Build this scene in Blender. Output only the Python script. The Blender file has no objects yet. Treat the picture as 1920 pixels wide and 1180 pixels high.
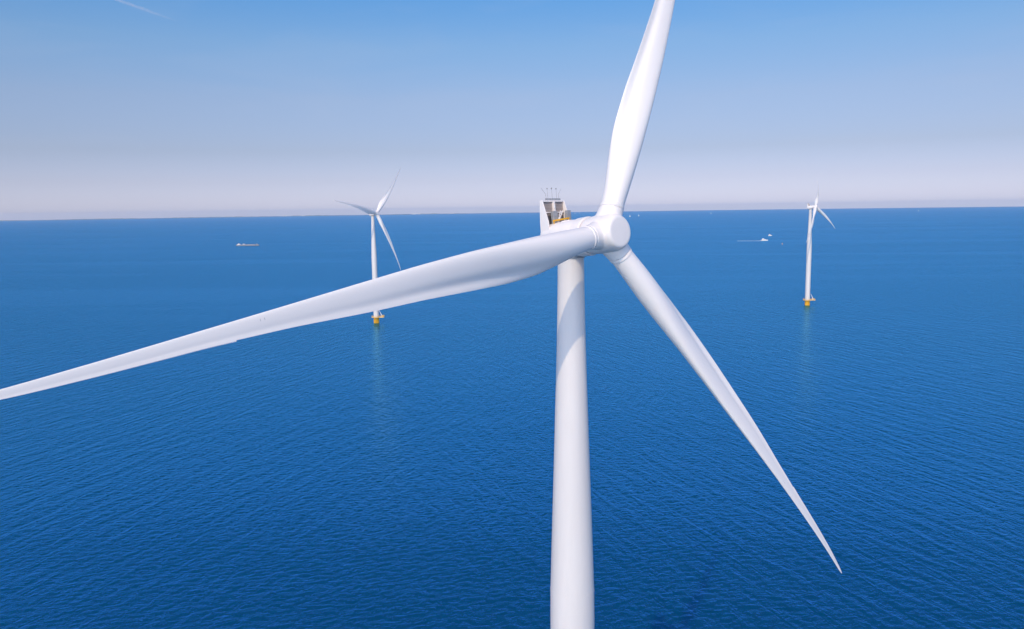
import bpy, bmesh, math, random
from mathutils import Vector, Matrix
import numpy as np
random.seed(7)
R = math.radians
scene = bpy.context.scene
COL = scene.collection

# ------------------------------------------------------------------ camera
CAM_Z = 97.55
FOCAL_PX, WIDTH_PX = 1500.0, 1920.0
PITCH = math.atan((590 - 391) / FOCAL_PX)
ROLL = 0.0141
cam_d = bpy.data.cameras.new('camera')
cam = bpy.data.objects.new('camera', cam_d)
COL.objects.link(cam)
cam_d.sensor_width = 36.0
cam_d.lens = 36.0 * FOCAL_PX / WIDTH_PX
cam_d.clip_start, cam_d.clip_end = 1.0, 200000.0
fwd = Vector((0, math.cos(PITCH), -math.sin(PITCH)))
up0 = Vector((0, math.sin(PITCH), math.cos(PITCH)))
rt0 = Vector((1, 0, 0))
rt = rt0 * math.cos(ROLL) - up0 * math.sin(ROLL)
up = rt0 * math.sin(ROLL) + up0 * math.cos(ROLL)
M = Matrix((rt, up, -fwd)).transposed().to_4x4()
M.translation = Vector((0, 0, CAM_Z))
cam.matrix_world = M
scene.camera = cam

EARTH_R = 6371000.0
def sea_z(r):
    """the sea follows the curve of the earth"""
    return -r * r / (2 * EARTH_R)

def on_sea(px, py):
    """the point of the sea surface under a pixel of the 1920 px wide photograph (used once, to read positions off it)"""
    d = fwd + rt * ((px - 960) / FOCAL_PX) + up * ((590 - py) / FOCAL_PX)
    qa = (d.x * d.x + d.y * d.y) / (2 * EARTH_R)
    disc = d.z * d.z - 4 * qa * CAM_Z
    k = (-d.z - math.sqrt(disc)) / (2 * qa) if disc > 0 else -d.z / (2 * qa)
    return Vector((d.x * k, d.y * k, sea_z(math.hypot(d.x, d.y) * k)))

# ------------------------------------------------------------------ sky, sun, exposure
SUN_EL, SUN_AZ = R(43.0), R(196.5)        # azimuth clockwise from +Y
world = bpy.data.worlds.new('World')
scene.world = world
world.use_nodes = True
nt = world.node_tree
nt.nodes.clear()
def wn(t, **kw):
    n = nt.nodes.new(t)
    for k, v in kw.items():
        setattr(n, k, v)
    return n
tc = wn('ShaderNodeTexCoord')
sep = wn('ShaderNodeSeparateXYZ')
nt.links.new(tc.outputs['Generated'], sep.inputs[0])
mx = wn('ShaderNodeMath', operation='MAXIMUM'); mx.inputs[1].default_value = 0.0
nt.links.new(sep.outputs['Z'], mx.inputs[0])
ml = wn('ShaderNodeMath', operation='ADD'); ml.inputs[1].default_value = 0.006
nt.links.new(mx.outputs[0], ml.inputs[0])
cmb = wn('ShaderNodeCombineXYZ')
nt.links.new(sep.outputs['X'], cmb.inputs['X']); nt.links.new(sep.outputs['Y'], cmb.inputs['Y'])
nt.links.new(ml.outputs[0], cmb.inputs['Z'])
sky = wn('ShaderNodeTexSky', sky_type='NISHITA', sun_disc=False, sun_elevation=SUN_EL, sun_rotation=SUN_AZ)
sky.air_density, sky.dust_density, sky.ozone_density, sky.altitude = 1.0, 0.6, 3.0, 100
nt.links.new(cmb.outputs[0], sky.inputs[0])
# the colour of the day's air by elevation: pinkish low down, a deeper blue higher up
tint = wn('ShaderNodeValToRGB')
TINT = ((0.0, (1.03, 1.03, 1.60)), (.035, (.90, .83, 1.17)), (.07, (.84, .76, .95)), (.13, (.97, .90, 1.02)), (.19, (.88, 1.02, 1.16)), (.25, (.60, 1.03, 1.33)), (.45, (.55, .95, 1.5)))
er = tint.color_ramp.elements
while len(er) < len(TINT): er.new(0.5)
for e, (p_, c_) in zip(er, TINT):
    e.position = p_; e.color = tuple(x / 2 for x in c_) + (1,)
nt.links.new(mx.outputs[0], tint.inputs[0])
# a trace of thin high cloud
cn = wn('ShaderNodeTexNoise'); cn.inputs['Scale'].default_value = 5.0; cn.inputs['Detail'].default_value = 5; cn.inputs['Distortion'].default_value = 0.6
cmp_ = wn('ShaderNodeMapping'); cmp_.inputs['Scale'].default_value = (1.0, 1.0, 5.0); cmp_.inputs['Rotation'].default_value = (0, R(14), 0)
nt.links.new(tc.outputs['Generated'], cmp_.inputs[0]); nt.links.new(cmp_.outputs[0], cn.inputs['Vector'])
cm = wn('ShaderNodeMapRange'); cm.inputs['From Min'].default_value = .5; cm.inputs['From Max'].default_value = .8; cm.inputs['To Max'].default_value = 0.09
nt.links.new(cn.outputs['Fac'], cm.inputs['Value'])
mulc = wn('ShaderNodeMix', data_type='RGBA', blend_type='MULTIPLY'); mulc.inputs['Factor'].default_value = 1
nt.links.new(sky.outputs[0], mulc.inputs['A']); nt.links.new(tint.outputs[0], mulc.inputs['B'])
mixc = wn('ShaderNodeMix', data_type='RGBA'); mixc.inputs['B'].default_value = (2.7, 2.9, 3.6, 1)
nt.links.new(cm.outputs[0], mixc.inputs['Factor']); nt.links.new(mulc.outputs['Result'], mixc.inputs['A'])
# added fill: sky low on the sun's side brightened to lift shaded faces
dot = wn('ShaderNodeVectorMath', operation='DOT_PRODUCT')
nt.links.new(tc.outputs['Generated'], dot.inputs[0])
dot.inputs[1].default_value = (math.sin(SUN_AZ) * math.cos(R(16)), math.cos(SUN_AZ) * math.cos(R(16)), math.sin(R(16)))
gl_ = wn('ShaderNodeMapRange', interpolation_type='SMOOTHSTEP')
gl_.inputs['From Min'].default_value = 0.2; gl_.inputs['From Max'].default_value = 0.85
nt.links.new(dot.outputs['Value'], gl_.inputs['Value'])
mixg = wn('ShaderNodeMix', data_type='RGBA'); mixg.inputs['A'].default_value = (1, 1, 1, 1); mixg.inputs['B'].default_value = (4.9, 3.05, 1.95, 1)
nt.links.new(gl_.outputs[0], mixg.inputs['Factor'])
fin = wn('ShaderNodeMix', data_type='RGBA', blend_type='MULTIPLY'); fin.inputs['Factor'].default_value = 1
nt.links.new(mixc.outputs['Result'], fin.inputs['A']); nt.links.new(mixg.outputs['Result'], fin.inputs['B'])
bg = wn('ShaderNodeBackground'); bg.inputs['Strength'].default_value = 0.25   # twice 0.125, as the tint is stored halved
wo = wn('ShaderNodeOutputWorld')
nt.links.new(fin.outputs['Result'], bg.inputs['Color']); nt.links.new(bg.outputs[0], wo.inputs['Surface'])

sun_d = bpy.data.lights.new('sun', 'SUN')
sun_d.energy, sun_d.angle, sun_d.color = 2.5, R(0.53), (1.0, 0.79, 0.50)
sun = bpy.data.objects.new('sun', sun_d)
COL.objects.link(sun)
sd = Vector((math.sin(SUN_AZ) * math.cos(SUN_EL), math.cos(SUN_AZ) * math.cos(SUN_EL), math.sin(SUN_EL)))
sun.rotation_euler = sd.to_track_quat('Z', 'Y').to_euler()
sun.location = sd * 300

vs = scene.view_settings
vs.view_transform, vs.look, vs.exposure, vs.gamma, vs.use_curve_mapping = 'Standard', 'None', -0.3, 1.0, False
scene.cycles.use_denoising = True
scene.cycles.max_bounces = 6
scene.cycles.volume_bounces = 1
scene.cycles.sample_clamp_indirect = 6.0

# ------------------------------------------------------------------ materials
def new_mat(name):
    m = bpy.data.materials.new(name)
    m.use_nodes = True
    t = m.node_tree
    return m, t, t.nodes['Principled BSDF']

def paint(name, col, rough=0.4, var=0.06, scale=0.6, streak=None, spec=0.5):
    """painted or bare surface with a little soiling that varies over the thing's own coordinates"""
    m, t, b = new_mat(name)
    co = t.nodes.new('ShaderNodeTexCoord')
    mp = t.nodes.new('ShaderNodeMapping')
    mp.inputs['Scale'].default_value = streak or (1, 1, 1)
    no = t.nodes.new('ShaderNodeTexNoise')
    no.inputs['Scale'].default_value = scale; no.inputs['Detail'].default_value = 6; no.inputs['Roughness'].default_value = 0.6
    t.links.new(co.outputs['Object'], mp.inputs[0]); t.links.new(mp.outputs[0], no.inputs['Vector'])
    cr = t.nodes.new('ShaderNodeValToRGB')
    cr.color_ramp.elements[0].position, cr.color_ramp.elements[1].position = 0.3, 0.62
    cr.color_ramp.elements[0].color = tuple(c * (1 - var) for c in col) + (1,)
    cr.color_ramp.elements[1].color = tuple(col) + (1,)
    t.links.new(no.outputs['Fac'], cr.inputs[0]); t.links.new(cr.outputs[0], b.inputs['Base Color'])
    b.inputs['Roughness'].default_value = rough
    b.inputs['Specular IOR Level'].default_value = spec
    return m

WHITE = paint('white_tower_paint', (0.75, 0.705, 0.695), 0.45, 0.07, 0.5, (1, 1, 0.12))
BLADEW = paint('white_gelcoat', (0.92, 0.865, 0.85), 0.38, 0.05, 0.35, (1, 1, 0.15))
SHELL = paint('white_fibreglass', (0.88, 0.825, 0.815), 0.42, 0.05, 0.8)
SEAM = paint('dark_seam', (0.30, 0.31, 0.33), 0.7, 0.1, 3)
FAINT = paint('faint_seam', (0.5, 0.5, 0.52), 0.7, 0.1, 3)
GREYM = paint('grey_metal', (0.33, 0.34, 0.37), 0.5, 0.15, 3)
DARKM = paint('dark_metal', (0.09, 0.09, 0.11), 0.55, 0.2, 3)
YELLOW = paint('yellow_paint', (0.88, 0.45, 0.02), 0.45, 0.12, 0.7, (1, 1, 0.4))
RUST = paint('red_paint', (0.35, 0.07, 0.03), 0.6, 0.2, 2)
FOAM = paint('foam', (0.82, 0.82, 0.84), 0.8, 0.15, 0.3)
HULLD = paint('grey_hull', (0.28, 0.27, 0.31), 0.5, 0.2, 0.3)
BARGE = paint('pale_hatch', (0.36, 0.35, 0.40), 0.6, 0.2, 0.2)
CLOTH = paint('sailcloth', (0.80, 0.79, 0.78), 0.7, 0.05, 0.2)
LAND = paint('far_land', (0.20, 0.23, 0.20), 0.9, 0.3, 0.004)  # lightened base colour, with some of the distance haze painted in
ORANGE = paint('pale_orange_paint', (0.75, 0.38, 0.22), 0.5, 0.1, 1)

def radiator_material():
    m, t, b = new_mat('radiator_fins')
    co = t.nodes.new('ShaderNodeTexCoord')
    w = t.nodes.new('ShaderNodeTexWave'); w.bands_direction = 'Z'
    w.inputs['Scale'].default_value = 2.2; w.inputs['Distortion'].default_value = 0.0
    t.links.new(co.outputs['Object'], w.inputs['Vector'])
    cr = t.nodes.new('ShaderNodeValToRGB')
    cr.color_ramp.elements[0].color = (0.20, 0.17, 0.17, 1); cr.color_ramp.elements[1].color = (0.42, 0.36, 0.34, 1)
    t.links.new(w.outputs['Fac'], cr.inputs[0]); t.links.new(cr.outputs[0], b.inputs['Base Color'])
    bp = t.nodes.new('ShaderNodeBump'); bp.inputs['Strength'].default_value = 0.4; bp.inputs['Distance'].default_value = 0.03
    t.links.new(w.outputs['Fac'], bp.inputs['Height']); t.links.new(bp.outputs[0], b.inputs['Normal'])
    b.inputs['Roughness'].default_value = 0.55
    return m
RADI = radiator_material()

def water_material():
    m, t, b = new_mat('sea_water')
    L = t.links.new
    def node(kind, **kw):
        n = t.nodes.new(kind)
        for k, v in kw.items():
            setattr(n, k, v)
        return n
    geo = node('ShaderNodeNewGeometry')
    def noise(angle, across, along, detail, rough=0.55, dist=0.0):
        rot = node('ShaderNodeVectorRotate', rotation_type='Z_AXIS'); rot.inputs['Angle'].default_value = angle
        L(geo.outputs['Position'], rot.inputs['Vector'])
        mp = node('ShaderNodeVectorMath', operation='MULTIPLY'); mp.inputs[1].default_value = (1 / across, 1 / along, 0)
        L(rot.outputs[0], mp.inputs[0])
        n = node('ShaderNodeTexNoise'); n.noise_dimensions = '2D'
        n.inputs['Scale'].default_value = 1; n.inputs['Detail'].default_value = detail
        n.inputs['Roughness'].default_value = rough; n.inputs['Distortion'].default_value = dist
        L(mp.outputs[0], n.inputs['Vector'])
        return n
    def math_(op, a, bb=None, cc=None):
        n = node('ShaderNodeMath', operation=op)
        for i, v in enumerate((a, bb, cc)):
            if v is None: continue
            if isinstance(v, (int, float)): n.inputs[i].default_value = v
            else: L(v, n.inputs[i])
        return n.outputs[0]
    # wave trains whose crests run nearly away from the camera, and short cross ripples
    a = noise(R(17), 4.2, 19.0, 4.0, 0.55, 0.35)
    c = noise(R(-19), 4.0, 18.0, 4.0, 0.55, 0.35)
    r = noise(R(75), 1.9, 3.1, 4.0, 0.62, 0.5)
    # one train or the other leads from place to place: the first over the western water, the second over the eastern
    lead = noise(R(30), 160.0, 260.0, 2.0, 0.5, 0.3)
    px_ = node('ShaderNodeSeparateXYZ'); L(geo.outputs['Position'], px_.inputs[0])
    side = math_('MULTIPLY_ADD', px_.outputs['X'], 1 / 220.0, math_('MULTIPLY_ADD', lead.outputs['Fac'], 3.0, -1.0))
    mr = node('ShaderNodeMapRange', interpolation_type='SMOOTHSTEP'); mr.inputs['From Min'].default_value = -0.4; mr.inputs['From Max'].default_value = 1.4
    L(side, mr.inputs['Value'])
    w2 = math_('MULTIPLY_ADD', mr.outputs[0], 1.1, 0.15)
    w1 = math_('SUBTRACT', 1.4, w2)
    h = math_('ADD', math_('MULTIPLY', a.outputs['Fac'], w1), math_('MULTIPLY', c.outputs['Fac'], w2))
    h = math_('ADD', h, math_('MULTIPLY', r.outputs['Fac'], 0.72))
    # calmer and rougher patches hundreds of metres across
    g = noise(R(4), 1100.0, 130.0, 4.0, 0.55, 0.6)
    calm = node('ShaderNodeMapRange'); calm.inputs['From Min'].default_value = 0.35; calm.inputs['From Max'].default_value = 0.65
    calm.inputs['To Min'].default_value = 0.6; calm.inputs['To Max'].default_value = 1.25
    L(g.outputs['Fac'], calm.inputs['Value'])
    bump = node('ShaderNodeBump'); bump.inputs['Distance'].default_value = 2.1
    L(math_('MULTIPLY', calm.outputs[0], 0.85), bump.inputs['Strength']); L(h, bump.inputs['Height'])
    # the body of the water: light comes back out metres from where it went in
    b.inputs['Base Color'].default_value = (0.0, 0.052, 0.118, 1)
    b.inputs['Subsurface Weight'].default_value = 1.0
    b.inputs['Subsurface Radius'].default_value = (6, 10, 14)
    b.inputs['Subsurface Scale'].default_value = 2.2
    b.inputs['Specular IOR Level'].default_value = 0.0
    b.inputs['Roughness'].default_value = 1.0
    # its skin: rough, for the wavelets finer than a pixel, and a Schlick reflectance off the mean slope of the wavelets one sees
    gl = node('ShaderNodeBsdfGlossy'); gl.inputs['Color'].default_value = (0.20, 0.58, 0.85, 1); gl.inputs['Roughness'].default_value = 0.255
    soft = node('ShaderNodeBump'); soft.inputs['Distance'].default_value = 0.05
    L(math_('MULTIPLY', calm.outputs[0], 0.85), soft.inputs['Strength']); L(h, soft.inputs['Height'])
    L(soft.outputs[0], gl.inputs['Normal'])
    dt = node('ShaderNodeVectorMath', operation='DOT_PRODUCT')
    L(bump.outputs[0], dt.inputs[0]); L(geo.outputs['Incoming'], dt.inputs[1])
    one = node('ShaderNodeMath', operation='SUBTRACT', use_clamp=True); one.inputs[0].default_value = 1.09
    L(dt.outputs['Value'], one.inputs[1])
    F = math_('MULTIPLY_ADD', math_('POWER', one.outputs[0], 5.0), 0.98, 0.02)
    mixs = node('ShaderNodeMixShader')
    L(F, mixs.inputs[0]); L(b.outputs[0], mixs.inputs[1]); L(gl.outputs[0], mixs.inputs[2])
    L(mixs.outputs[0], t.nodes['Material Output'].inputs['Surface'])
    return m
WATER = water_material()

# ------------------------------------------------------------------ mesh helpers
def obj(name, me, mat=None, parent=None, matrix=None):
    o = bpy.data.objects.new(name, me)
    COL.objects.link(o)
    if mat and not me.materials:
        me.materials.append(mat)
    if parent:
        o.parent = parent
    if matrix is not None:
        o.matrix_local = matrix
    return o

def tag(o, label, cat, group=None, kind=None):
    o['label'] = label; o['category'] = cat
    if group: o['group'] = group
    if kind: o['kind'] = kind
    return o

def empty(name, loc, rz=0.0):
    o = bpy.data.objects.new(name, None)
    COL.objects.link(o)
    o.empty_display_size = 2
    o.location = loc
    o.rotation_euler = (0, 0, rz)
    return o

def mesh(name, bm, smooth=True, angle=40):
    bmesh.ops.recalc_face_normals(bm, faces=bm.faces)
    me = bpy.data.meshes.new(name)
    if smooth:
        for f in bm.faces: f.smooth = True
        lim = R(angle)
        for e in bm.edges:
            if len(e.link_faces) == 2 and e.calc_face_angle(0) > lim:
                e.smooth = False
    bm.to_mesh(me)
    bm.free()
    return me

def box(bm, x0, x1, y0, y1, z0, z1, bevel=0.0):
    vs_ = [bm.verts.new((x, y, z)) for x in (x0, x1) for y in (y0, y1) for z in (z0, z1)]
    fs = []
    for q in ((0, 1, 3, 2), (4, 6, 7, 5), (0, 4, 5, 1), (2, 3, 7, 6), (0, 2, 6, 4), (1, 5, 7, 3)):
        fs.append(bm.faces.new([vs_[i] for i in q]))
    if bevel:
        es = list({e for f in fs for e in f.edges})
        bmesh.ops.bevel(bm, geom=es, offset=bevel, segments=2, profile=0.5, affect='EDGES')

def lathe(bm, prof, seg=48, axis='Z', cap=True):
    rings = []
    for (s, r_) in prof:
        ring = []
        for i in range(seg):
            a = 2 * math.pi * i / seg
            p, q = r_ * math.cos(a), r_ * math.sin(a)
            ring.append(bm.verts.new({'Z': (p, q, s), 'Y': (p, s, q), 'X': (s, p, q)}[axis]))
        rings.append(ring)
    for A, B in zip(rings[:-1], rings[1:]):
        for i in range(seg):
            j = (i + 1) % seg
            bm.faces.new((A[i], A[j], B[j], B[i]))
    if cap:
        bm.faces.new(rings[0]); bm.faces.new(rings[-1])
    return rings

def loft(bm, rings, closed=True, cap=True):
    R_ = [[bm.verts.new(p) for p in ring] for ring in rings]
    n = len(R_[0])
    for A, B in zip(R_[:-1], R_[1:]):
        for i in range(n if closed else n - 1):
            j = (i + 1) % n
            bm.faces.new((A[i], A[j], B[j], B[i]))
    if cap:
        bm.faces.new(R_[0]); bm.faces.new(R_[-1])

def bar(bm, p, q, r_, seg=8):
    p, q = Vector(p), Vector(q)
    d = (q - p).normalized()
    a = d.orthogonal().normalized(); b_ = d.cross(a)
    loft(bm, [[c + a * (r_ * math.cos(2 * math.pi * i / seg)) + b_ * (r_ * math.sin(2 * math.pi * i / seg)) for i in range(seg)] for c in (p, q)])

def prism(bm, poly, axis, lo, hi):
    """extrude a polygon of (u, v) along an axis"""
    def P(u, v, w):
        return {'X': (w, u, v), 'Y': (u, w, v), 'Z': (u, v, w)}[axis]
    loft(bm, [[P(u, v, lo) for u, v in poly], [P(u, v, hi) for u, v in poly]])

# ------------------------------------------------------------------ sea and sky structure
SEA_R = 42000.0
bm = bmesh.new()
prev = None
radii = [0.0, 60, 200, 500, 1000] + [1000 * k for k in range(2, 42)] + [SEA_R]
SEG = 360
c0 = bm.verts.new((0, 0, 0))
for r_ in radii[1:]:
    ring = [bm.verts.new((r_ * math.cos(2 * math.pi * i / SEG), r_ * math.sin(2 * math.pi * i / SEG), sea_z(r_))) for i in range(SEG)]
    for i in range(SEG):
        j = (i + 1) % SEG
        bm.faces.new((c0, ring[i], ring[j]) if prev is None else (prev[i], prev[j], ring[j], ring[i]))
    prev = ring
sea = obj('sea', mesh('sea', bm, smooth=True), WATER)
sea['kind'] = 'structure'
if sea.data.polygons[0].normal.z < 0:
    sea.data.flip_normals()

# ------------------------------------------------------------------ the turbine
TILT = R(7.248)
NV = Vector((0, -math.cos(TILT), math.sin(TILT)))     # rotor axis, towards the wind
E2 = Vector((0, math.sin(TILT), math.cos(TILT)))
E1 = Vector((1, 0, 0))
HUB_Z, OVERHANG = 95.05, 4.42
HUB = Vector((0, 0, HUB_Z - OVERHANG * math.sin(TILT))) + NV * OVERHANG
def basis(x, y, z, o):
    m = Matrix((x, y, z)).transposed().to_4x4(); m.translation = o; return m
NAC = basis(-E1, NV, E2, HUB)                          # nacelle coordinates: y forward along the axis, z up
def blade_matrix(psi):
    t = E1 * math.cos(psi) - E2 * math.sin(psi)
    d = E2 * math.cos(psi) + E1 * math.sin(psi)
    return basis(-t, NV, d, HUB)                       # blade coordinates: z outwards, x to the trailing edge, y upwind

CONE, BEND = R(8.62), -5.126
RN = [1.6, 4, 7, 10, 14, 18, 23, 28, 34, 40, 46, 50, 54.]
LE = [1.061, 1.107, 1.181, 1.241, 1.274, 1.263, 1.127, .884, .572, .268, -.041, -.214, -.327]     # leading edge from the pitch axis
TE = [1.043, 1.123, 1.679, 2.138, 2.101, 1.809, 1.463, 1.268, .909, .743, .80, .78, .60]          # trailing edge from the pitch axis
TW = [22.636, 21.428, 19.805, 17.792, 13.841, 8.986, 3.902, .97, -.716, -1.048, .0, .4, .6]       # twist in degrees
TK = [1, 1, .83, .62, .44, .36, .31, .27, .24, .22, .20, .19, .18]
RC = [1, 1, .72, .4, .14, .04, 0, 0, 0, 0, 0, 0, 0]                                               # how round the section is
def smooth_tab(tab):
    """the table sampled finely and smoothed, so that the blade has no kinks"""
    xs = np.linspace(1.6, 54, 525)
    v = np.interp(xs, RN, tab)
    k = np.hanning(45); k /= k.sum()
    return xs, np.convolve(np.pad(v, 22, mode='edge'), k, mode='valid')
TABS = {n: smooth_tab(t) for n, t in dict(l=LE, e=TE, b=TW, t=TK, w=RC).items()}
def tv(n, r_): return float(np.interp(r_, *TABS[n]))
NP = 48
def section(r_, shrink=1.0):
    le, te, b_, tk, w = (tv(k, r_) for k in 'lebtw')
    c = le + te
    b_ = R(b_)
    pts = []
    for i in range(NP):
        th = 2 * math.pi * i / NP
        x = 0.5 * (1 + math.cos(th))
        yt = 5 * tk * (.2969 * math.sqrt(x) - .126 * x - .3516 * x * x + .2843 * x ** 3 - .1036 * x ** 4) + 0.004 * x
        if math.sin(th) >= -1e-9:       # upwind (pressure) side, hollow towards the trailing edge
            ya = 0.76 * yt * (1.0 - 0.25 * x) - 0.055 * min(1, tk / .33) ** 3 * math.exp(-((x - .78) / .15) ** 2)
        else:
            ya = -1.24 * yt
        ya -= 0.02 * (1 - (2 * x - 1) ** 2)
        y = (w * 0.5 * tk * math.sin(th) + (1 - w) * ya) * c * shrink
        mid = (le - te) / 2
        lx = mid + (le - x * c - mid) * shrink
        # chord frame: towards the leading edge, and upwind
        pts.append(Vector((-(lx * math.cos(b_) - y * math.sin(b_)),
                           lx * math.sin(b_) + y * math.cos(b_) + r_ * math.sin(CONE) + BEND * (r_ / 54) ** 2,
                           r_ * math.cos(CONE))))
    return pts
def blade_mesh():
    bm = bmesh.new()
    rs = list(np.linspace(1.9, 52.6, 110)) + [53.1, 53.5, 53.8, 53.95]
    sh = [1.0] * 110 + [.9, .72, .45, .18]
    loft(bm, [section(r_, s) for r_, s in zip(rs, sh)])
    return mesh('blade', bm, angle=50)
def serration_mesh():
    """a saw-toothed strip set along the trailing edge of the outer blade"""
    bm = bmesh.new()
    r_ = 38.0
    while r_ < 50.5:
        s = section(r_); e0, e1_ = s[0], section(r_ + .11)[0]
        cd = (s[0] - s[NP // 2]).normalized()
        ln = min(1, (50.6 - r_) / 9)
        inner0, inner1 = e0 - cd * .12, e1_ - cd * .12
        tip = (e0 + e1_) / 2 + cd * .10 * ln
        nrm_ = cd.cross(Vector((0, 0, 1))).normalized() * .006
        loft(bm, [[inner0 + nrm_, e0 + cd * .04 * ln + nrm_, tip + nrm_, e1_ + cd * .04 * ln + nrm_, inner1 + nrm_], [inner0 - nrm_, e0 + cd * .04 * ln - nrm_, tip - nrm_, e1_ + cd * .04 * ln - nrm_, inner1 - nrm_]])
        r_ += .11
    return mesh('trailing_edge_serrations', bm, smooth=False)
def mark_mesh(r_):
    """a short dark line across the pressure side"""
    bm = bmesh.new()
    a, b_ = section(r_), section(r_ + .03)
    up_ = Vector((0, .006, 0))
    loft(bm, [[a[i] + up_, b_[i] + up_, b_[i] - up_, a[i] - up_] for i in range(14, 17)])
    return mesh('seam_mark', bm, smooth=False)
def ring_mesh(name, prof, n=56):
    """a ring round the blade root, following the coned blade axis"""
    bm = bmesh.new()
    rings = []
    for (r_, rad) in prof:
        o = Vector((0, r_ * math.sin(CONE) + BEND * (r_ / 54) ** 2, r_ * math.cos(CONE)))
        rings.append([o + Vector((rad * math.cos(2 * math.pi * i / n), rad * math.sin(2 * math.pi * i / n), 0)) for i in range(n)])
    loft(bm, rings)
    return mesh(name, bm, angle=30)

def hub_mesh():
    """the spinner: a body of revolution with three root ears, melted together"""
    bm = bmesh.new()
    lathe(bm, [(-1.56, 1.68), (-1.46, 1.76), (-.6, 1.82), (.3, 1.82), (1.0, 1.76), (1.55, 1.67), (1.86, 1.58), (2.00, 1.50), (2.08, 1.40), (2.12, 1.25), (2.14, .6), (2.15, .05)], 72, 'Y')
    for k in range(3):
        psi = k * 2 * math.pi / 3
        mt = NAC.inverted() @ blade_matrix(psi)
        b2 = bmesh.new()
        lathe(b2, [(.3, 1.32), (1.4, 1.30), (2.05, 1.19), (2.46, 1.165)], 56, 'Z')
        for v in b2.verts:
            z = v.co.z
            v.co = mt @ Vector((v.co.x, v.co.y + z * math.tan(CONE), z))
        me_ = bpy.data.meshes.new('t'); b2.to_mesh(me_); b2.free(); bm.from_mesh(me_); bpy.data.meshes.remove(me_)
    bmesh.ops.recalc_face_normals(bm, faces=bm.faces)
    me = bpy.data.meshes.new('hub_raw'); bm.to_mesh(me); bm.free()
    o = bpy.data.objects.new('hub_raw', me); COL.objects.link(o)
    m1 = o.modifiers.new('r', 'REMESH'); m1.mode = 'VOXEL'; m1.voxel_size = 0.05
    m2 = o.modifiers.new('s', 'SMOOTH'); m2.factor = 0.5; m2.iterations = 10
    dg = bpy.context.evaluated_depsgraph_get()
    out = bpy.data.meshes.new_from_object(o.evaluated_get(dg))
    out.name = 'hub'
    bpy.data.objects.remove(o)
    out.materials.clear()
    for p in out.polygons: p.use_smooth = True
    return out

def nacelle_mesh():
    bm = bmesh.new()
    rings = []
    for y, hw, hh, zc, ex in ((-2.82, 1.60, 1.60, 0, 2.0), (-2.92, 1.74, 1.74, 0, 2.05), (-3.2, 1.79, 1.79, 0, 2.1), (-4.0, 1.78, 1.80, 0, 2.3), (-5.3, 1.76, 1.80, 0, 2.6),
                              (-6.5, 1.72, 1.74, .0, 2.8), (-7.0, 1.62, 1.62, .02, 2.9), (-7.25, 1.46, 1.45, .04, 2.9), (-7.36, 1.2, 1.2, .05, 2.8)):
        ring = []
        for i in range(64):
            a = 2 * math.pi * i / 64
            ca, sa = math.cos(a), math.sin(a)
            ring.append((hw * math.copysign(abs(ca) ** (2 / ex), ca), y, zc + hh * math.copysign(abs(sa) ** (2 / ex), sa)))
        rings.append(ring)
    loft(bm, rings)
    return mesh('nacelle', bm, angle=35)

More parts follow.
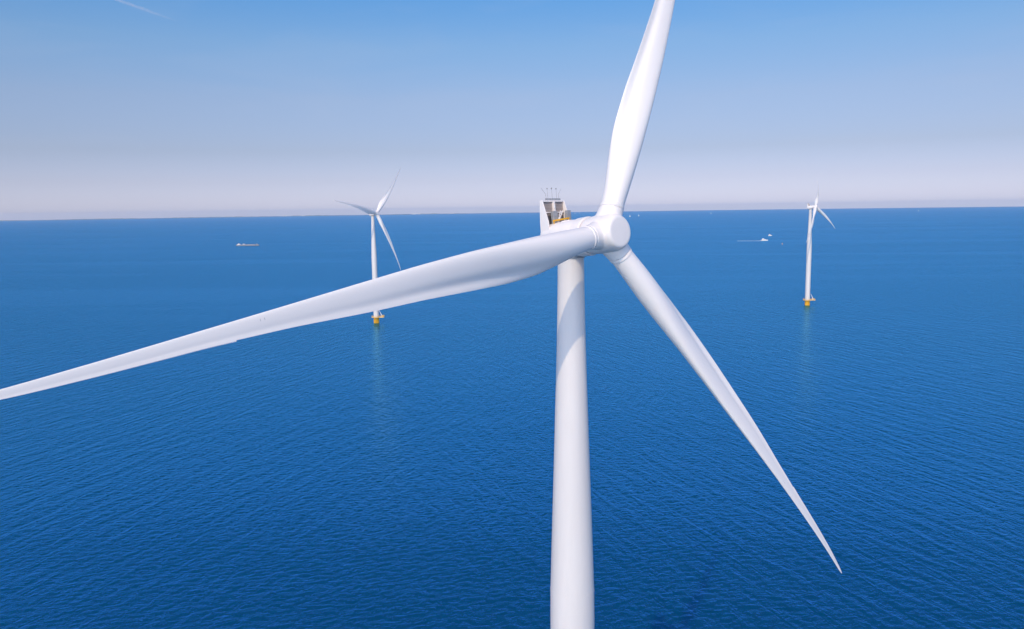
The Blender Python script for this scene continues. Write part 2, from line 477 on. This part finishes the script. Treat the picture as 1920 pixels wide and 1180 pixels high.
def build_cache():
    P = {}
    P['blade'] = (blade_mesh(), BLADEW)
    P['mark1'] = (mark_mesh(35.9), FAINT); P['mark2'] = (mark_mesh(36.2), FAINT)
    P['serr'] = (serration_mesh(), BLADEW)
    P['collar'] = (ring_mesh('root_collar', [(2.50, 1.05), (2.50, 1.14), (2.55, 1.165), (2.80, 1.15), (2.86, 1.09), (2.86, 1.05)]), SHELL)
    P['gap'] = (ring_mesh('root_seal', [(2.40, .9), (2.40, 1.105), (2.60, 1.105), (2.60, .9)]), SEAM)
    P['hub'] = (hub_mesh(), SHELL)
    bm = bmesh.new()
    lathe(bm, [(-2.88, 1.4), (-2.88, 1.81), (-2.80, 1.87), (-1.74, 1.87), (-1.64, 1.81), (-1.64, 1.3)], 80, 'Y')
    P['gen'] = (mesh('generator_housing', bm, angle=30), SHELL)
    P['nacelle'] = (nacelle_mesh(), SHELL)
    # tower, from the platform to the nacelle; (height, radius)
    top = HUB_Z - .57 - 1.75
    prof = [(5.2, 2.30), (20, 2.30), (40, 2.30), (55, 2.30), (58.2, 2.27), (62, 2.15), (66, 2.02), (70, 1.88), (75, 1.72), (81, 1.53), (84, 1.445), (86.5, 1.385), (89.5, 1.33), (top, 1.29)]
    bm = bmesh.new(); lathe(bm, prof, 96)
    P['tower'] = (mesh('tower', bm, angle=30), WHITE)
    def rad(z): return float(np.interp(z, [p[0] for p in prof], [p[1] for p in prof]))
    bm = bmesh.new()
    lathe(bm, [(58.2, rad(58.2) - .02), (58.2, rad(58.2) + .012), (58.3, rad(58.3) + .012), (58.3, rad(58.3) - .02)], 96)
    P['flange'] = (mesh('flange', bm, angle=30), WHITE)
    bm = bmesh.new()
    lathe(bm, [(31.9, rad(32) - .02), (31.9, rad(32) + .012), (32, rad(32) + .012), (32, rad(32) - .02)], 96)
    P['flange2'] = (mesh('flange', bm, angle=30), WHITE)
    bm = bmesh.new()
    lathe(bm, [(top - .05, 1.2), (top - .05, 1.42), (top + .5, 1.50), (top + .5, 1.2)], 64)
    P['yaw'] = (mesh('yaw_bearing', bm, angle=30), GREYM)
    # door, slightly proud of the tower wall
    bm = bmesh.new()
    w_ = .42
    rings = []
    for rr in (2.24, 2.29):
        rings.append([(rr * math.cos(a), rr * math.sin(a), z) for a, z in [(-w_ / 2.25, 5.7), (0, 5.7), (w_ / 2.25, 5.7), (w_ / 2.25, 7.6), (0, 7.9), (-w_ / 2.25, 7.6)]])
    loft(bm, rings)
    P['door'] = (mesh('door', bm, angle=30), GREYM)
    # foundation
    bm = bmesh.new(); lathe(bm, [(-3, 2.35), (.4, 2.35), (4.4, 2.35), (4.45, 2.5), (4.75, 2.5), (4.75, 2.0)], 64)
    P['found'] = (mesh('foundation', bm, angle=30), YELLOW)
    bm = bmesh.new()
    for s in (-.45, .45):
        bar(bm, (s, -3.1, -2), (s, -3.1, 4.4), .16, 10)
    z = -1.0
    while z < 4.3:
        bar(bm, (-.45, -3.1, z), (.45, -3.1, z), .04, 6); z += .4
    for z in (.5, 3.8):
        for s in (-.45, .45): bar(bm, (s, -3.1, z), (s, -2.2, z), .1, 8)
    P['landing'] = (mesh('boat_landing', bm), YELLOW)
    # platform: a round deck with a rectangular laydown area to the right
    bm = bmesh.new()
    out = [(4.1 * math.cos(a), 4.1 * math.sin(a)) for a in np.linspace(R(38), R(322), 40)]
    out += [(6.9, -2.5), (6.9, 2.5)]
    prism(bm, out, 'Z', 4.8, 5.3)
    P['platform'] = (mesh('platform', bm, smooth=False), YELLOWP)
    bm = bmesh.new()
    per = []
    for i in range(len(out)):
        a, b_ = Vector(out[i]), Vector(out[(i + 1) % len(out)])
        n = max(1, round((b_ - a).length / 1.1))
        per += [a.lerp(b_, k / n) * .985 for k in range(n)]
    for i, p in enumerate(per):
        q = per[(i + 1) % len(per)]
        if i % 2 == 0 or (Vector(p) - Vector(q)).length > .8:
            bar(bm, (p[0], p[1], 5.25), (p[0], p[1], 6.5), .05, 6)
        for z in (5.9, 6.5):
            bar(bm, (p[0], p[1], z), (q[0], q[1], z), .05, 6)
        loft(bm, [[(p[0], p[1], 5.28), (q[0], q[1], 5.28), (q[0] * 1.004, q[1] * 1.004, 5.28), (p[0] * 1.004, p[1] * 1.004, 5.28)],
                  [(p[0], p[1], 5.6), (q[0], q[1], 5.6), (q[0] * 1.004, q[1] * 1.004, 5.6), (p[0] * 1.004, p[1] * 1.004, 5.6)]])
    P['railing'] = (mesh('railing', bm, smooth=False), YELLOWP)
    bm = bmesh.new()
    lathe(bm, [(5.3, .3), (7.2, .26), (7.4, .34), (7.7, .34), (7.75, .1)], 16)
    bar(bm, (0, 0, 7.5), (-1.9, 0, 11.2), .18, 8)
    bar(bm, (0, 0, 6.6), (-.9, 0, 9.2), .1, 8)
    for v in bm.verts: v.co.x += 4.6; v.co.y += -1.0
    P['crane'] = (mesh('crane', bm), SHELL)
    bm = bmesh.new(); box(bm, 4.7, 6.3, -.4, 1.6, 5.31, 6.6, .05)
    P['crate'] = (mesh('equipment_box', bm, smooth=False), YELLOWP)
    # cooler on the rear of the nacelle roof, in nacelle coordinates
    bm = bmesh.new()
    prism(bm, [(-6.72, 4.08), (-6.36, 4.08), (-5.76, 1.95), (-5.66, .55), (-7.0, .55), (-6.92, 2.0)], 'X', -.06, .06)
    bmesh.ops.bevel(bm, geom=bm.edges[:], offset=.025, segments=2, affect='EDGES')
    P['wing'] = (mesh('side_panel', bm, smooth=False), SHELL)
    bm = bmesh.new(); box(bm, -1.43, 1.43, -6.72, -6.36, 3.93, 4.07, .02)
    P['beam'] = (mesh('top_beam', bm, smooth=False), SHELL)
    bm = bmesh.new(); box(bm, -1.43, 1.43, -6.74, -6.66, 1.6, 3.92, .01)
    P['back'] = (mesh('back_panel', bm, smooth=False), GREYM)
    for n, (x0, x1) in dict(rad1=(.10, 1.38), rad2=(-1.38, -.10)).items():
        bm = bmesh.new(); box(bm, x0, x1, -6.64, -6.52, 2.55, 3.90, .015)
        P[n] = (mesh('radiator_panel', bm, smooth=False), RADI)
    bm = bmesh.new(); box(bm, -.08, .08, -6.62, -6.22, 1.65, 3.92, .01)
    P['post'] = (mesh('divider_post', bm, smooth=False), SHELL)
    bm = bmesh.new()
    for x0, x1 in ((.10, 1.38), (-1.38, -.10)): box(bm, x0, x1, -6.63, -6.50, 1.68, 2.50, .01)
    P['intake'] = (mesh('air_intake', bm, smooth=False), DARKM)
    bm = bmesh.new()
    box(bm, .12, .72, -6.15, -5.78, 1.70, 2.95, .03)
    P['cab1'] = (mesh('control_box', bm, smooth=False), GREYM)
    bm = bmesh.new(); box(bm, -1.38, 1.38, -6.48, -6.40, 2.84, 2.94, .01)
    P['cross'] = (mesh('crossbar', bm, smooth=False), SHELL)
    bm = bmesh.new(); box(bm, -1.62, -1.08, -6.0, -5.66, 1.45, 2.98, .03)
    P['cab2'] = (mesh('control_box', bm, smooth=False), GREYM)
    bm = bmesh.new()
    for s in (0, .3):
        bar(bm, (.30, -5.72 + s * .2, 1.75), (-.22 - s * .2, -5.72 + s, 2.95), .035, 6)
        bar(bm, (.02, -5.70, 1.75), (.02, -5.70, 2.6), .035, 6)
    for k in range(6):
        f = k / 5
        bar(bm, (.30 - .52 * f, -5.72, 1.8 + 1.1 * f), (.0 - .4 * f, -5.62, 1.8 + 1.0 * f), .03, 6)
    P['ladder'] = (mesh('ladder', bm), SHELL)
    bm = bmesh.new()
    loft(bm, [[(1.1, -5.58, 1.86), (1.1, -5.46, 1.86), (1.1, -5.46, 2.02), (1.1, -5.58, 2.02)], [(-1.15, -5.58, 2.10), (-1.15, -5.46, 2.10), (-1.15, -5.46, 2.26), (-1.15, -5.58, 2.26)]])
    for x, z in ((1.0, 1.9), (-1.05, 2.12)): bar(bm, (x, -5.52, 1.4), (x, -5.52, z), .05, 6)
    P['rail'] = (mesh('safety_rail', bm, smooth=False), YELLOW)
    bm = bmesh.new()
    bar(bm, (.95, -6.5, 4.16), (-1.12, -6.5, 4.16), .05, 8)
    bar(bm, (.95, -6.5, 4.27), (-1.12, -6.5, 4.27), .03, 8)
    for x in (.9, .3, -.4, -1.08): bar(bm, (x, -6.5, 4.05), (x, -6.5, 4.27), .04, 6)
    P['arail'] = (mesh('antenna_rail', bm), GREYM)
    for n, (x, dx, hgt, knob) in dict(ant1=(.83, .55, 1.06, 0), ant2=(.58, 0, 1.0, .05), ant3=(-.03, 0, 1.02, .06), ant4=(-.65, 0, 1.0, .05), ant5=(-.92, -.48, 1.04, 0)).items():
        bm = bmesh.new()
        if dx:
            bar(bm, (x, -6.5, 4.2), (x, -6.5, 4.72), .016, 6)
            bar(bm, (x, -6.5, 4.70), (x + dx, -6.5, 4.25 + hgt), .016, 6)
        else:
            bar(bm, (x, -6.5, 4.2), (x, -6.5, 4.25 + hgt), .016, 6)
            lathe_at(bm, (x, -6.5, 4.25 + hgt), knob + .01)
        P[n] = (mesh('antenna', bm), GREYM)
    bm = bmesh.new(); box(bm, -.6, .6, -4.9, -3.9, 1.72, 1.83, .03)
    P['hatch'] = (mesh('roof_hatch', bm, smooth=False), SHELL)
    return P

def lathe_at(bm, c, r_):
    b2 = bmesh.new()
    lathe(b2, [(-r_, r_ * .3), (-r_ * .6, r_), (r_ * .8, r_), (r_ * 1.4, r_ * .4)], 10)
    for v in b2.verts: v.co += Vector(c)
    me_ = bpy.data.meshes.new('t'); b2.to_mesh(me_); b2.free(); bm.from_mesh(me_); bpy.data.meshes.remove(me_)

YELLOWP = paint('pale_yellow_paint', (0.80, 0.52, 0.20), 0.5, 0.1, 1)
P = build_cache()

def turbine(loc, yaw, psis, label, lengths=(1, 1, 1), plat=0.0, chord=1.0):
    t = empty('wind_turbine', loc, yaw)
    tag(t, label, 'wind turbine', 'white offshore wind turbines')
    def part(name, key, parent=t, matrix=None):
        me, ma = P[key]
        return obj(name, me, ma, parent, matrix)
    turn = Matrix.Rotation(plat - yaw, 4, 'Z')
    f = part('foundation', 'found')
    part('boat_landing', 'landing', f, turn)
    p = part('platform', 'platform', t, turn)
    part('railing', 'railing', p); part('crane', 'crane', p); part('equipment_box', 'crate', p)
    tw = part('tower', 'tower')
    part('flange', 'flange', tw); part('flange', 'flange2', tw); part('yaw_bearing', 'yaw', tw)
    part('door', 'door', tw, Matrix.Rotation(plat - yaw + R(-60), 4, 'Z'))
    n = part('nacelle', 'nacelle', t, NAC)
    part('generator_housing', 'gen', n); part('roof_hatch', 'hatch', n)
    c = part('cooler', 'back', t, NAC)
    part('side_panel', 'wing', c, Matrix.Translation((1.49, 0, 0))); part('side_panel', 'wing', c, Matrix.Translation((-1.49, 0, 0)))
    for nm, key in (('top_beam', 'beam'), ('radiator_panel', 'rad1'), ('radiator_panel', 'rad2'), ('divider_post', 'post'), ('crossbar', 'cross'), ('air_intake', 'intake'),
                    ('control_box', 'cab1'), ('control_box', 'cab2'), ('ladder', 'ladder'), ('safety_rail', 'rail'), ('antenna_rail', 'arail'),
                    ('antenna', 'ant1'), ('antenna', 'ant2'), ('antenna', 'ant3'), ('antenna', 'ant4'), ('antenna', 'ant5')):
        part(nm, key, c)
    part('hub', 'hub', t, basis(*[m.to_3d() for m in (blade_matrix(psis[0]).col[0], blade_matrix(psis[0]).col[1], blade_matrix(psis[0]).col[2])], HUB))
    for psi, ln in zip(psis, lengths):
        m = blade_matrix(psi)
        if ln != 1 or chord != 1:
            m = m @ Matrix.Diagonal((chord, chord, ln, 1))
        b_ = part('blade', 'blade', t, m)
        part('root_collar', 'collar', b_); part('root_seal', 'gap', b_); part('trailing_edge_serrations', 'serr', b_); part('seam_mark', 'mark1', b_); part('seam_mark', 'mark2', b_)
    return t

MAIN_YAW = R(40.731)
hub_w = Vector((8.735, 75.516, 0))
nh = Vector((math.sin(MAIN_YAW), -math.cos(MAIN_YAW), 0)) * math.cos(TILT)
turbine(hub_w - nh * OVERHANG, MAIN_YAW, [R(22.481 + 120 * k) for k in range(3)],
        'huge white wind turbine close up, a blade running out of the picture on either edge')
turbine(on_sea(706, 605.5), R(57), [R(42 + 120 * k) for k in range(3)],
        'distant white wind turbine on a yellow base, crossed by the near blade', chord=1.4)
turbine(on_sea(1513.5, 572.5), R(48), [R(2), R(124), R(231)],
        'distant white wind turbine seen almost side-on, right of the small motor boats', lengths=(.49, .78, .98), chord=1.4)

# ------------------------------------------------------------------ boats, buoy
def sailboat(px, py, h, label):
    c = on_sea(px, py); h = h * 1.1
    t = empty('sailboat', c, random.uniform(-.25, .25))
    tag(t, label, 'sailboat', 'sailboats far out near the horizon')
    bm = bmesh.new()
    L_ = h * .7
    loft(bm, [[(x, s * w, z) for s, z in ((-1, .9), (-.7, -.3), (.7, -.3), (1, .9))] for x, w in ((-L_ / 2, L_ * .10), (-L_ * .1, L_ * .15), (L_ * .25, L_ * .10), (L_ / 2, .03))])
    obj('hull', mesh('hull', bm, smooth=False), SHELL, t)
    bm = bmesh.new(); bar(bm, (L_ * .08, 0, .5), (L_ * .08, 0, h), .1, 8)
    obj('mast', mesh('mast', bm), GREYM, t)
    bm = bmesh.new()
    prism(bm, [(L_ * .06, 1.6), (L_ * .06, h * .97), (-L_ * .42, 1.8)], 'Y', -.06, .06)
    obj('mainsail', mesh('mainsail', bm, smooth=False), CLOTH, t)
    bm = bmesh.new()
    prism(bm, [(L_ * .10, h * .85), (L_ * .47, 1.2), (L_ * .12, 1.5)], 'Y', .1, .2)
    obj('jib', mesh('jib', bm, smooth=False), CLOTH, t)
sailboat(1181, 407, 19, 'white sailboat just right of the near turbine hub, closest of the pair there')
sailboat(1197.5, 405.3, 17, 'white sailboat right of the near turbine hub, the farther and paler of the pair')
sailboat(1333, 401.2, 18, 'lone white sailboat on the sea between the near turbine and the right-hand turbine')
sailboat(1285, 401.0, 11, 'tiny faint sailboat left of the lone white sailboat near the horizon')
sailboat(1722, 396.3, 16, 'lone tiny sailboat near the horizon, right of the side-on turbine')
sailboat(1078, 400.3, 19, 'tiny sailboat on the horizon just right of the nacelle cooler')
sailboat(1087, 400.2, 19, 'tiny sailboat on the horizon above the nacelle roof, nearer the hub than its neighbour')

def motor_boat(px, py, L_, head, label, cabin=True):
    t = empty('motor_boat', on_sea(px, py), head)
    tag(t, label, 'motor boat', 'white motor boats')
    bm = bmesh.new()
    W = L_ * .14
    loft(bm, [[(x, s * w, z * k) for s, z in ((-1, 2.0), (-.85, -.4), (.85, -.4), (1, 2.0))] for x, w, k in ((-L_ / 2, W, 1), (-L_ * .1, W * 1.05, 1), (L_ * .25, W * .8, 1.1), (L_ * .42, W * .4, 1.2), (L_ / 2, .05, 1.25))])
    obj('hull', mesh('hull', bm, smooth=False), SHELL, t)
    bm = bmesh.new()
    prism(bm, [(-L_ * .36, 1.9), (-L_ * .34, 4.4), (-L_ * .02, 4.4), (L_ * .12, 3.2), (L_ * .30, 2.2)], 'Y', -W * .75, W * .75)
    cb = obj('cabin', mesh('cabin', bm, smooth=False), SHELL, t)
    bm = bmesh.new()
    box(bm, -L_ * .3, -L_ * .05, -W * .78, W * .78, 3.0, 3.9)
    obj('window', mesh('window', bm, smooth=False), DARKM, cb)
    bm = bmesh.new()
    box(bm, -L_ * .33, -L_ * .1, -W * .6, W * .6, 4.42, 5.9, .1)
    obj('flybridge', mesh('flybridge', bm, smooth=False), SHELL, t)
motor_boat(1433.5, 451.5, 19.5, 0.0, 'white motor boat trailing a straight white wake')
motor_boat(1444, 442.6, 12, 0.1, 'small white motor boat with no wake, beyond the one with the wake')

def strip(px0, py0, px1, py1, w0, w1, name):
    """foam lying on the water between two points, ragged at its edges"""
    a, b_ = on_sea(px0, py0), on_sea(px1, py1)
    d = (b_ - a).normalized(); s = Vector((-d.y, d.x, 0))
    bm = bmesh.new()
    n = 60
    lo, hi = [], []
    for i in range(n + 1):
        f = i / n
        w = (w0 + (w1 - w0) * f) * random.uniform(.6, 1.2)
        p = a.lerp(b_, f)
        lo.append(bm.verts.new(p - s * w + Vector((0, 0, .05)))); hi.append(bm.verts.new(p + s * w * random.uniform(.6, 1.1) + Vector((0, 0, .35 * random.random() + .25))))
    for i in range(n):
        bm.faces.new((lo[i], lo[i + 1], hi[i + 1], hi[i]))
    return obj(name, mesh(name, bm, smooth=False), FOAM)
w_ = strip(1382, 452.2, 1428, 452.0, 2.0, 4.0, 'wake')
tag(w_, 'straight white wake of foam behind the motor boat', 'wake', kind='stuff')

t = empty('buoy', on_sea(1466.7, 458.2)); tag(t, 'small pale orange buoy floating right of the motor boats', 'buoy')
bm = bmesh.new(); lathe(bm, [(-.5, .9), (.2, 1.5), (1.0, 1.4), (1.2, .7), (2.4, .45), (2.45, .2)], 20)
obj('float', mesh('float', bm), ORANGE, t)
bm = bmesh.new(); bar(bm, (0, 0, 2.3), (0, 0, 3.2), .12, 8); lathe_at(bm, (0, 0, 3.3), .3)
obj('lantern', mesh('lantern', bm), SHELL, t)

t = empty('cargo_barge', on_sea(464.5, 461), R(-7)); tag(t, 'long low cargo barge on the open sea left of the distant turbine', 'barge')
bm = bmesh.new()
loft(bm, [[(x, s * w, z) for s, z in ((-1, 2.6 + k), (-.9, -.6), (.9, -.6), (1, 2.6 + k))] for x, w, k in ((-35, 3.2, .8), (-32, 4.4, .3), (25, 4.5, 0), (31, 3.6, .5), (35.5, .6, 1.2))])
obj('hull', mesh('hull', bm, smooth=False), HULLD, t)
bm = bmesh.new()
for k in range(8):
    box(bm, -17 + k * 5.2, -12.2 + k * 5.2, -3.6, 3.6, 2.5, 3.9 + .2 * (k % 2), .15)
obj('hatch_cover', mesh('hatch_cover', bm, smooth=False), BARGE, t)
bm = bmesh.new(); box(bm, -31, -22, -3.4, 3.4, 2.6, 4.4, .2); box(bm, -29, -25, -2.6, 2.6, 4.38, 6.9, .2)
wh = obj('wheelhouse', mesh('wheelhouse', bm, smooth=False), SHELL, t)
bm = bmesh.new(); box(bm, -29.05, -24.95, -2.65, 2.65, 5.5, 6.4)
obj('window', mesh('window', bm, smooth=False), DARKM, wh)
bm = bmesh.new(); box(bm, -14, -9, -2.6, 2.6, 3.9, 5.4, .2)
obj('deck_house', mesh('deck_house', bm, smooth=False), SHELL, t)
bm = bmesh.new(); box(bm, 27, 31, -2.2, 2.2, 2.8, 5.2, .3); bar(bm, (28, 0, 5), (28, 0, 9.5), .15, 8)
obj('bow_winch_house', mesh('bow_winch_house', bm, smooth=False), GREYM, t)

# ------------------------------------------------------------------ far shore
def shore():
    bm = bmesh.new()
    n = 260
    D = 30500.0
    a0, a1 = R(-42), R(2)
    front, top_, back = [], [], []
    for i in range(n + 1):
        f = i / n
        a = a0 + (a1 - a0) * f
        fade = min(1, (1 - f) / .12) * (0.7 + .3 * math.sin(f * 17) ** 2)
        h = max(.3, (6 + 3 * math.sin(f * 41) + random.uniform(-3, 5)) * fade)
        d = D + 150 * math.sin(f * 23)
        for lst, dd, z in ((front, d, -.5), (top_, d + 60, 1.7 * h), (back, d + 700, 1.8 * h)):
            lst.append(bm.verts.new((dd * math.sin(a), dd * math.cos(a), z + sea_z(d))))
    for A, B in ((front, top_), (top_, back)):
        for i in range(n):
            bm.faces.new((A[i], A[i + 1], B[i + 1], B[i]))
    return mesh('far_shore', bm, smooth=False)
fs = obj('far_shore', shore(), LAND); fs['kind'] = 'structure'
for px, w, h, lab in ((540, 70, 16, 'low white building on the far shore, left of the distant turbine'),
                      (574, 46, 13, 'small white building on the far shore, next left of the distant turbine blade tip'),
                      (780, 90, 17, 'wide white building on the far shore, right of the distant turbine'),
                      (790, 40, 21, 'taller white building on the far shore beside the wide one'),
                      (851, 60, 16, 'lone white building on the far shore, midway between distant turbine and near turbine')):
    a = math.atan((px - 960) / FOCAL_PX)
    c = Vector((30200 * math.sin(a), 30200 * math.cos(a), sea_z(30200)))
    w, h = w * 1.8, h * 1.8
    t = empty('shore_building', c, -a); tag(t, lab, 'building', 'white buildings on the far shore')
    bm = bmesh.new(); box(bm, -w / 2, w / 2, -15, 15, -.5, h)
    obj('wall', mesh('wall', bm, smooth=False), SHELL, t)
    bm = bmesh.new(); prism(bm, [(-w / 2 - 1, h), (0, h + 4), (w / 2 + 1, h)], 'Y', -16, 16)
    obj('roof', mesh('roof', bm, smooth=False), GREYM, t)

# ------------------------------------------------------------------ contrail, nine kilometres up
def contrail(px0, py0, px1, py1, rad, dens):
    def high(px, py):
        d = fwd + rt * ((px - 960) / FOCAL_PX) + up * ((590 - py) / FOCAL_PX)
        return Vector((0, 0, CAM_Z)) + d * ((9000 - CAM_Z) / d.z)
    a, b_ = high(px0, py0), high(px1, py1)
    ax = b_ - a
    bm = bmesh.new()
    L_ = ax.length
    lathe(bm, [(-L_ / 2, rad), (0, rad), (L_ / 2, rad * .5)], 16, 'X')
    m = bpy.data.materials.new('ice_cloud'); m.use_nodes = True
    t = m.node_tree; t.nodes.clear()
    o = t.nodes.new('ShaderNodeOutputMaterial'); v = t.nodes.new('ShaderNodeVolumePrincipled')
    co = t.nodes.new('ShaderNodeTexCoord')
    sp = t.nodes.new('ShaderNodeSeparateXYZ'); t.links.new(co.outputs['Object'], sp.inputs[0])
    def mth(op, *args):
        n = t.nodes.new('ShaderNodeMath'); n.operation = op
        for i, q in enumerate(args):
            if isinstance(q, (int, float)): n.inputs[i].default_value = q
            else: t.links.new(q, n.inputs[i])
        return n.outputs[0]
    r2 = mth('ADD', mth('MULTIPLY', sp.outputs['Y'], sp.outputs['Y']), mth('MULTIPLY', sp.outputs['Z'], sp.outputs['Z']))
    rim = mth('MAXIMUM', mth('SUBTRACT', 1.0, mth('DIVIDE', r2, rad * rad)), 0.0)
    taper = mth('MAXIMUM', mth('MINIMUM', mth('SUBTRACT', 0.5, mth('DIVIDE', sp.outputs['X'], L_)), 0.6), 0.0)
    no = t.nodes.new('ShaderNodeTexNoise'); no.inputs['Scale'].default_value = 1 / (rad * 1.6); no.inputs['Detail'].default_value = 4
    t.links.new(co.outputs['Object'], no.inputs['Vector'])
    d_ = mth('MULTIPLY', mth('MULTIPLY', mth('POWER', rim, 1.5), taper), mth('POWER', no.outputs['Fac'], 2.0))
    t.links.new(mth('MULTIPLY', d_, dens), v.inputs['Density'])
    v.inputs['Color'].default_value = (0.95, 0.95, 0.97, 1)
    t.links.new(v.outputs[0], o.inputs['Volume'])
    ob = obj('contrail', mesh('contrail', bm, smooth=False), m)
    ob.matrix_world = Matrix.Translation((a + b_) / 2) @ ax.to_track_quat('X', 'Z').to_matrix().to_4x4()
    tag(ob, 'thin white contrail slanting across the upper left sky', 'contrail', kind='stuff')
contrail(170, -18, 338, 42, 95, 0.010)

# ------------------------------------------------------------------ air
def haze():
    bm = bmesh.new()
    box(bm, -43000, 43000, -43000, 43000, sea_z(SEA_R) - 4.0, 165)
    me = mesh('haze', bm, smooth=False)
    m = bpy.data.materials.new('haze_air'); m.use_nodes = True
    t = m.node_tree; t.nodes.clear()
    o = t.nodes.new('ShaderNodeOutputMaterial'); v = t.nodes.new('ShaderNodeVolumePrincipled')
    v.inputs['Color'].default_value = (0.80, 0.85, 0.95, 1); v.inputs['Density'].default_value = 1.7e-5
    v.inputs['Anisotropy'].default_value = 0.0
    t.links.new(v.outputs[0], o.inputs['Volume'])
    ob = obj('haze', me, m); ob['kind'] = 'stuff'
    return ob
haze()
